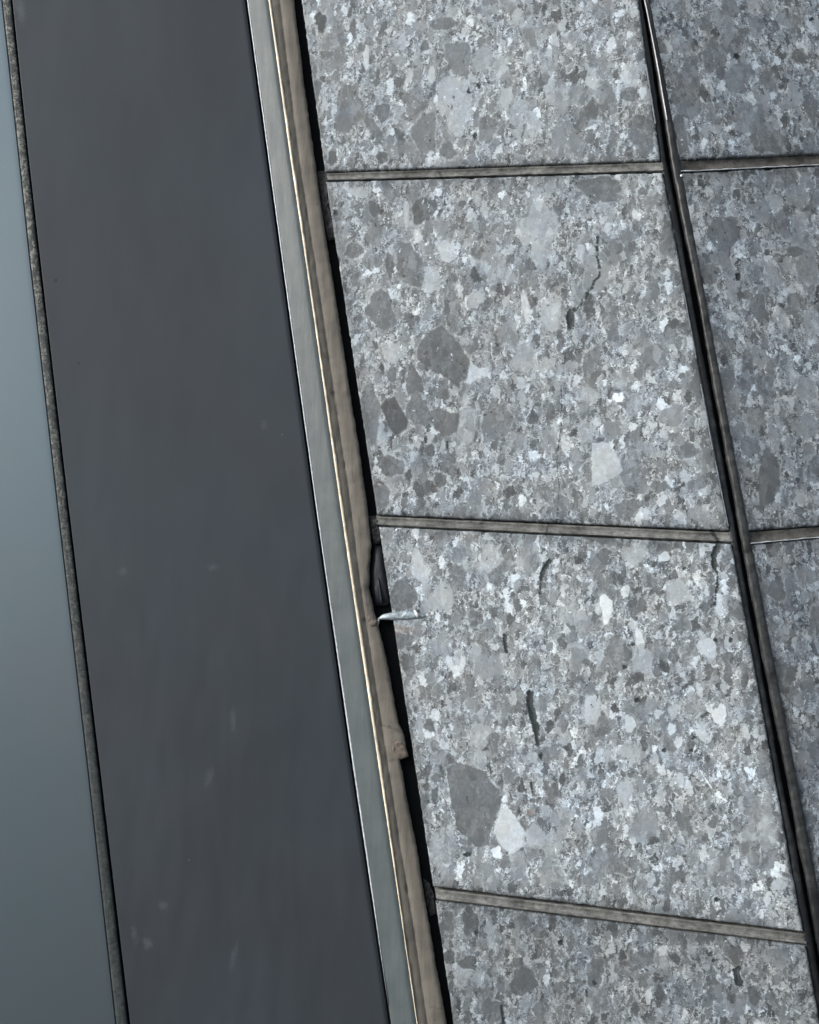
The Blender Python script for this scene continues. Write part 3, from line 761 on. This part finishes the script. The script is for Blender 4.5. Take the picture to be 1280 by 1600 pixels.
upright('inner_face', PA, -290, 2080, [(off_u(L4, 0), C1 - .0012), (lambda v: L4(v) + crest_w(v) * .9, C1 - .0016), (lerp(L4, grl, .5), .0088), (wig(grl, .5, 20, 71, -1.2), .0071), (wig(grl, .5, 20, 71, -.1), .0060), (wig(grl, .5, 20, 71, 1.2), .0070),
        (lerp(grl, L5, .4), .0056), (lerp(grl, L5, .75), .0042), (wig(L5, 1.3, 9, 72, -1.8), .0028), (wig(L5, 1.3, 9, 72, -.2), .0008), (wig(L5, 1.3, 9, 72, .6), -.022)], M['inner_face'], trim, seed=45, rough=.0012,
        marks=[(('e', 521, 613, 3, 4, 0), 0), (('e', 515, 610, 1.6, 5, -8), 0), (('e', 528, 645, 2, 4, -30), 0), (('l', [(506, 552), (512, 575), (516, 605)], 1.6), 0), (('e', 527, 628, 2, 8, -15), 0),
               (('e', 560, 815, 2, 5, 0), 0), (('e', 495, 318, 3, 3, 0), 0), (('e', 568, 968, 3, 4, 0), 0), (('e', 654, 1412, 1.6, 5, 10), 0), (('e', 634, 1388, 3, 7, -5), 0),
               (('l', [(668, 1572), (690, 1576)], 1.2), 0), (('l', [(669, 1578), (677, 1600), (684, 1625)], 1.2), 0), (('e', 612, 1188, 5, 2, 0), 0), (('l', [(512, 580), (517, 607)], 1.6), 0), (('e', 551, 745, 1.4, 6, -8), 0), (('e', 478, 335, 1.5, 9, -8), 0), (('l', [(571, 900), (572, 930), (576, 955)], 1.0), 0), (('e', 606, 1060, 1.3, 8, -8), 0), (('e', 640, 1330, 1.5, 8, -8), 0), (('l', [(584, 868), (577, 880), (570, 893)], 0.9), 0), (('e', 646, 1455, 1.6, 10, -8), 0), (('l', [(598, 1133), (612, 1137), (625, 1143)], 2.0), 0)])

# metal sheets
rng_ = np.random.RandomState(4)
scf = [(('e', 327, 1214, 3, 9, 15), 0), (('e', 210, 1459, 2, 6, -10), 0), (('e', 231, 1474, 6, 6, 30), 0),
       (('e', 413, 664, 3, 4, 0), 0), (('e', 364, 1126, 2, 7, 0), 0), (('e', 148, 1486, 1.5, 5, -10), 0), (('e', 192, 893, 4, 3, 0), 0), (('e', 333, 887, 5, 3, 0), 0), (('e', 365, 1495, 2, 8, 10), 0), (('e', 255, 1415, 5, 4, 0), 0),
       (('e', 32, 15, 6, 14, -8), 0)]
ds = upright('dark_metal_panel', PC, -290, 2080, [(off_u(L2, -.2), -.030), (off_u(L2, -.1), .0040), (off_u(L2, .15), .0045), (off_u(L2, .6), .0045)] + [(lerp(L2, L3, t), .0045) for t in np.linspace(.01, .97, 110)] +
        [(off_u(L3, -5.2), .0045), (off_u(L3, -4.2), .003), (off_u(L3, -3.4), -.030)], M['dark_sheet'], None, seed=46,
        marks=[(('e', 87, 438, 3, 3.2, 0), 0), (('e', 124, 568, 3.2, 2.8, 0), 0)], scuffs=scf, step=3.5)
tag(ds, 'wide flat dark blue-grey metal panel left of the ridged trim', 'metal panel')
LL = poly([(0, -560), (1600, -410)])
ps = upright('pale_metal_panel', PC, -290, 2080, [(off_u(LL, 0), -.03), (off_u(LL, 1), .004)] + [(lerp(LL, L1, t), .0045) for t in np.linspace(.01, .985, 40)] + [(off_u(L1, -1.4), .0045), (off_u(L1, -.7), .0044), (wig(L1, .25, 6, 81, 0), .003), (off_u(L1, .2), -.03)],
        M['pale_sheet'], None, seed=47, scuffs=scf, step=3.5)
tag(ps, 'smooth pale teal-grey metal panel at the far left edge', 'metal panel')
sg = lambda u, v: dict(speckle=np.interp(v, [-300, 300, 700, 900, 1300], [1, 1, .75, .4, .1]))
upg = upright('speckled_gasket', PC, -290, 2080, [(off_u(L1, -2), -.012), (off_u(L1, .5), -.0005), (off_u(L1, 1.2), .0040), (lerp(L1, L2, .25), .0044), (lerp(L1, L2, .5), .0046), (lerp(L1, L2, .70), .0043), (wig(lerp(L1, L2, .80), .6, 9, 88), .0030), (wig(lerp(L1, L2, .84), .6, 9, 88), -.004),
        (lerp(L1, L2, .88), -.022), (off_u(L2, 3), -.024)], M['gasket'], None, seed=48, extra=sg, rough=.0006, step=2.5)
tag(upg, 'narrow dark weathered gasket with pale flecks between the two metal panels', 'gasket')
fill = upright('gap_shadow_strip', PC, -290, 2080, [(off_u(L3, -7), -.016), (off_u(L3, 4), -.016)], M['black'], None)  # black strip painting the shadow between dark panel and lip
tag(fill, 'thin black strip standing in for the shadow gap between the dark metal panel and the bright lip of the trim', 'gasket')

# ------------------------------------------------------------------ small things lodged in the gap
def lump(name, label, cat, plane, outline, off, height, mat, seed, parent=None, nseg=40, rings=9, base_depth=.012, amp=.35):
    """an irregular pad: outline in wall pixels, domed to off+height, skirt going down base_depth"""
    pts = np.array(outline + [outline[0]], float)
    L = np.r_[0, np.cumsum(np.hypot(*np.diff(pts, axis=0).T))]
    t = np.linspace(0, L[-1], nseg, endpoint=False)
    ou = np.interp(t, L, pts[:, 0]); ov = np.interp(t, L, pts[:, 1])
    cu, cv = ou.mean(), ov.mean()
    U = []; V = []; O = []
    for k, r in enumerate(np.r_[1.0, np.linspace(1, 0, rings) ** 0.8]):
        rr = max(r, 0.001)
        u = cu + (ou - cu) * rr; v = cv + (ov - cv) * rr
        dome = (1 - rr ** 4)
        o = off + height * dome * (1 + amp * fbm(u / 5, v / 5, seed, 3)) + height * amp * .5 * fbm(u / 3, v / 3, seed + 2, 2) * (k > 0)
        if k == 0: o = np.full(nseg, off - base_depth)
        U.append(u); V.append(v); O.append(o)
    U = np.array(U); V = np.array(V); O = np.array(O)
    nr = len(U)
    P_ = plane.at(U, V, O).reshape(-1, 3)
    i = np.arange(nr * nseg).reshape(nr, nseg)
    f = np.stack([i[:-1], np.roll(i, -1, 1)[:-1], np.roll(i, -1, 1)[1:], i[1:]], -1).reshape(-1, 4)[:, ::-1]
    at = dict(slab_pos=bedding(P_, plane))
    o = mesh_obj(name, P_, f, mat, parent, at)
    if label: tag(o, label, cat)
    return o

lump('mortar_lump', 'dark crumbly mortar lump filling the gap just below the highest joint', 'mortar', PA,
     [(496, 268), (514, 266), (516, 300), (520, 330), (526, 372), (513, 378), (505, 350), (499, 310)], -.012, .006, M['mortar'], 91, amp=.9)
lump('mortar_lump', 'small grey mortar plug in the gap at the middle joint, above the black shim', 'mortar', PA,
     [(576, 806), (592, 806), (594, 826), (596, 848), (584, 852), (578, 835)], -.012, .007, M['mortar'], 92, amp=.6)
lump('mortar_lump', 'dark crumbly mortar in the gap at the left end of the lowest joint', 'mortar', PA,
     [(661, 1372), (672, 1380), (680, 1400), (682, 1428), (672, 1432), (664, 1405)], -.014, .005, M['mortar'], 93, amp=.9)
lump('mortar_lump', 'brown mortar smear bulging from the trim into the gap, well below the metal tab', 'mortar', PA,
     [(598, 1138), (606, 1134), (620, 1142), (632, 1160), (639, 1182), (626, 1187), (612, 1186), (604, 1165)], +.0015, .004, M['mortar_brown'], 94, amp=.5)
lump('mortar_lump', 'small brown mortar blob on the trim level with the pale metal tab', 'mortar', PA,
     [(572, 960), (580, 962), (590, 970), (588, 980), (578, 982), (572, 972)], .004, .003, M['mortar_brown'], 95, amp=.5, nseg=24, rings=6)

sh = empty('plastic_shim', Vector(PA.at(593, 905)))
tag(sh, 'ribbed black plastic shim wedged in the gap right above the pale metal tab', 'shim')
lump('shim_body', None, None, PA, [(585, 852), (596, 853), (600, 880), (604, 905), (609, 945), (586, 948), (581, 925), (578, 900), (581, 875)], -.010, .006, M['shim'], 96, sh, amp=.05)
lump('shim_rib', None, None, PA, [(589, 902), (592, 902), (599, 944), (595, 945)], -.004, .0035, M['shim'], 97, sh, nseg=20, rings=4, amp=.05)

cl = empty('metal_tab', Vector(PA.at(625, 962)))
tag(cl, 'bright pale metal tab sticking out of the gap over the stone edge', 'metal tab')
lump('tab_plate', None, None, PA, [(590, 968), (597, 960), (612, 957), (640, 953), (656, 957), (668, 963), (660, 966), (640, 968), (612, 969)], .0005, .0030, M['clip'], 98, cl, amp=.35)
lump('tab_hook', None, None, PA, [(590, 966), (595, 963), (592, 976), (588, 984), (587, 976)], -.002, .003, M['clip'], 99, cl, nseg=20, rings=4, amp=.2)
ch = lump('white_chip', 'tiny bright white chip resting on the pale metal tab', 'chip', PA, [(646, 953), (650, 953), (655, 961), (653, 965), (649, 961)], .0036, .0028, M['white'], 100, nseg=18, rings=4, base_depth=.003, amp=.2)
for (u, v, r, pl, lb) in ((1065, 274.5, 2.3, PB, 'tiny white paint drop under the upper brown joint, beside the dark corner joint'),
                          (620, 828, 2.0, PA, 'tiny white paint drop just below the middle joint, near its left end')):
    lump('paint_drop', lb, 'paint drop', pl, [(u + r * math.cos(a), v + r * math.sin(a)) for a in np.linspace(0, 2 * math.pi, 10)[:-1]], .0, .0022, M['white'], 101, nseg=16, rings=5, base_depth=.003, amp=.1)

# ------------------------------------------------------------------ wall behind the cladding, ground
def wall_piece():
    off = -.034
    V0, V1 = -1500, 2620
    def q(plane, u, v, o): return plane.at(u, v, o)
    cols = [(PC, -1400), (PC, 300), (PA, 560), (PA, None), (PB, 1900), (PB, 2600)]
    P_ = []
    for o in (off, off - .22):
        for v in (V0, V1):
            for pl, u in cols:
                uu = float(L78(v)) if u is None else u + (v - 800) * .17
                P_.append(q(pl, uu, v, o))
    P_ = np.array(P_)
    P_[:, 2] = np.maximum(P_[:, 2], -0.02)
    n = len(cols); f = []
    for i in range(n - 1):
        f.append((i, i + n, i + n + 1, i + 1))
        f.append((i + 2 * n, i + 1 + 2 * n, i + n + 1 + 2 * n, i + n + 2 * n))
        f.append((i, i + 1, i + 1 + 2 * n, i + 2 * n)); f.append((i + n, i + n + 2 * n, i + n + 1 + 2 * n, i + n + 1))
    f.append((0, 2 * n, 3 * n, n)); f.append((n - 1, 2 * n - 1, 4 * n - 1, 3 * n - 1))
    o = mesh_obj('backing_wall', P_, np.array(f), M['concrete'], smooth=False)
    tag(o, 'grey concrete backing wall hidden behind the stone and metal cladding', 'wall', kind='structure')
wall_piece()
g = np.array([(-150, -150, 0), (150, -150, 0), (150, 150, 0), (-150, 150, 0)], float)
hx = np.linspace(-220, 220, 60); hp = [(14, 0), (22, 5), (35, 12), (55, 19), (90, 24), (150, 22), (151, -1)]
hv = np.array([(x, -d - 4 * math.sin(x * .05), z * (0.9 + .14 * math.sin(x * .06) + .1 * math.sin(x * .17 + 1)) - .05) for d, z in hp for x in hx])
tag(mesh_obj('added_hills', hv, grid_faces(len(hp), len(hx)), M['added_slope']), kind='structure')  # unseen slope added behind the camera to darken the pale panel's reflection
tag(mesh_obj('ground', g, np.array([(0, 1, 2, 3)]), M['paving'], smooth=False), kind='structure')
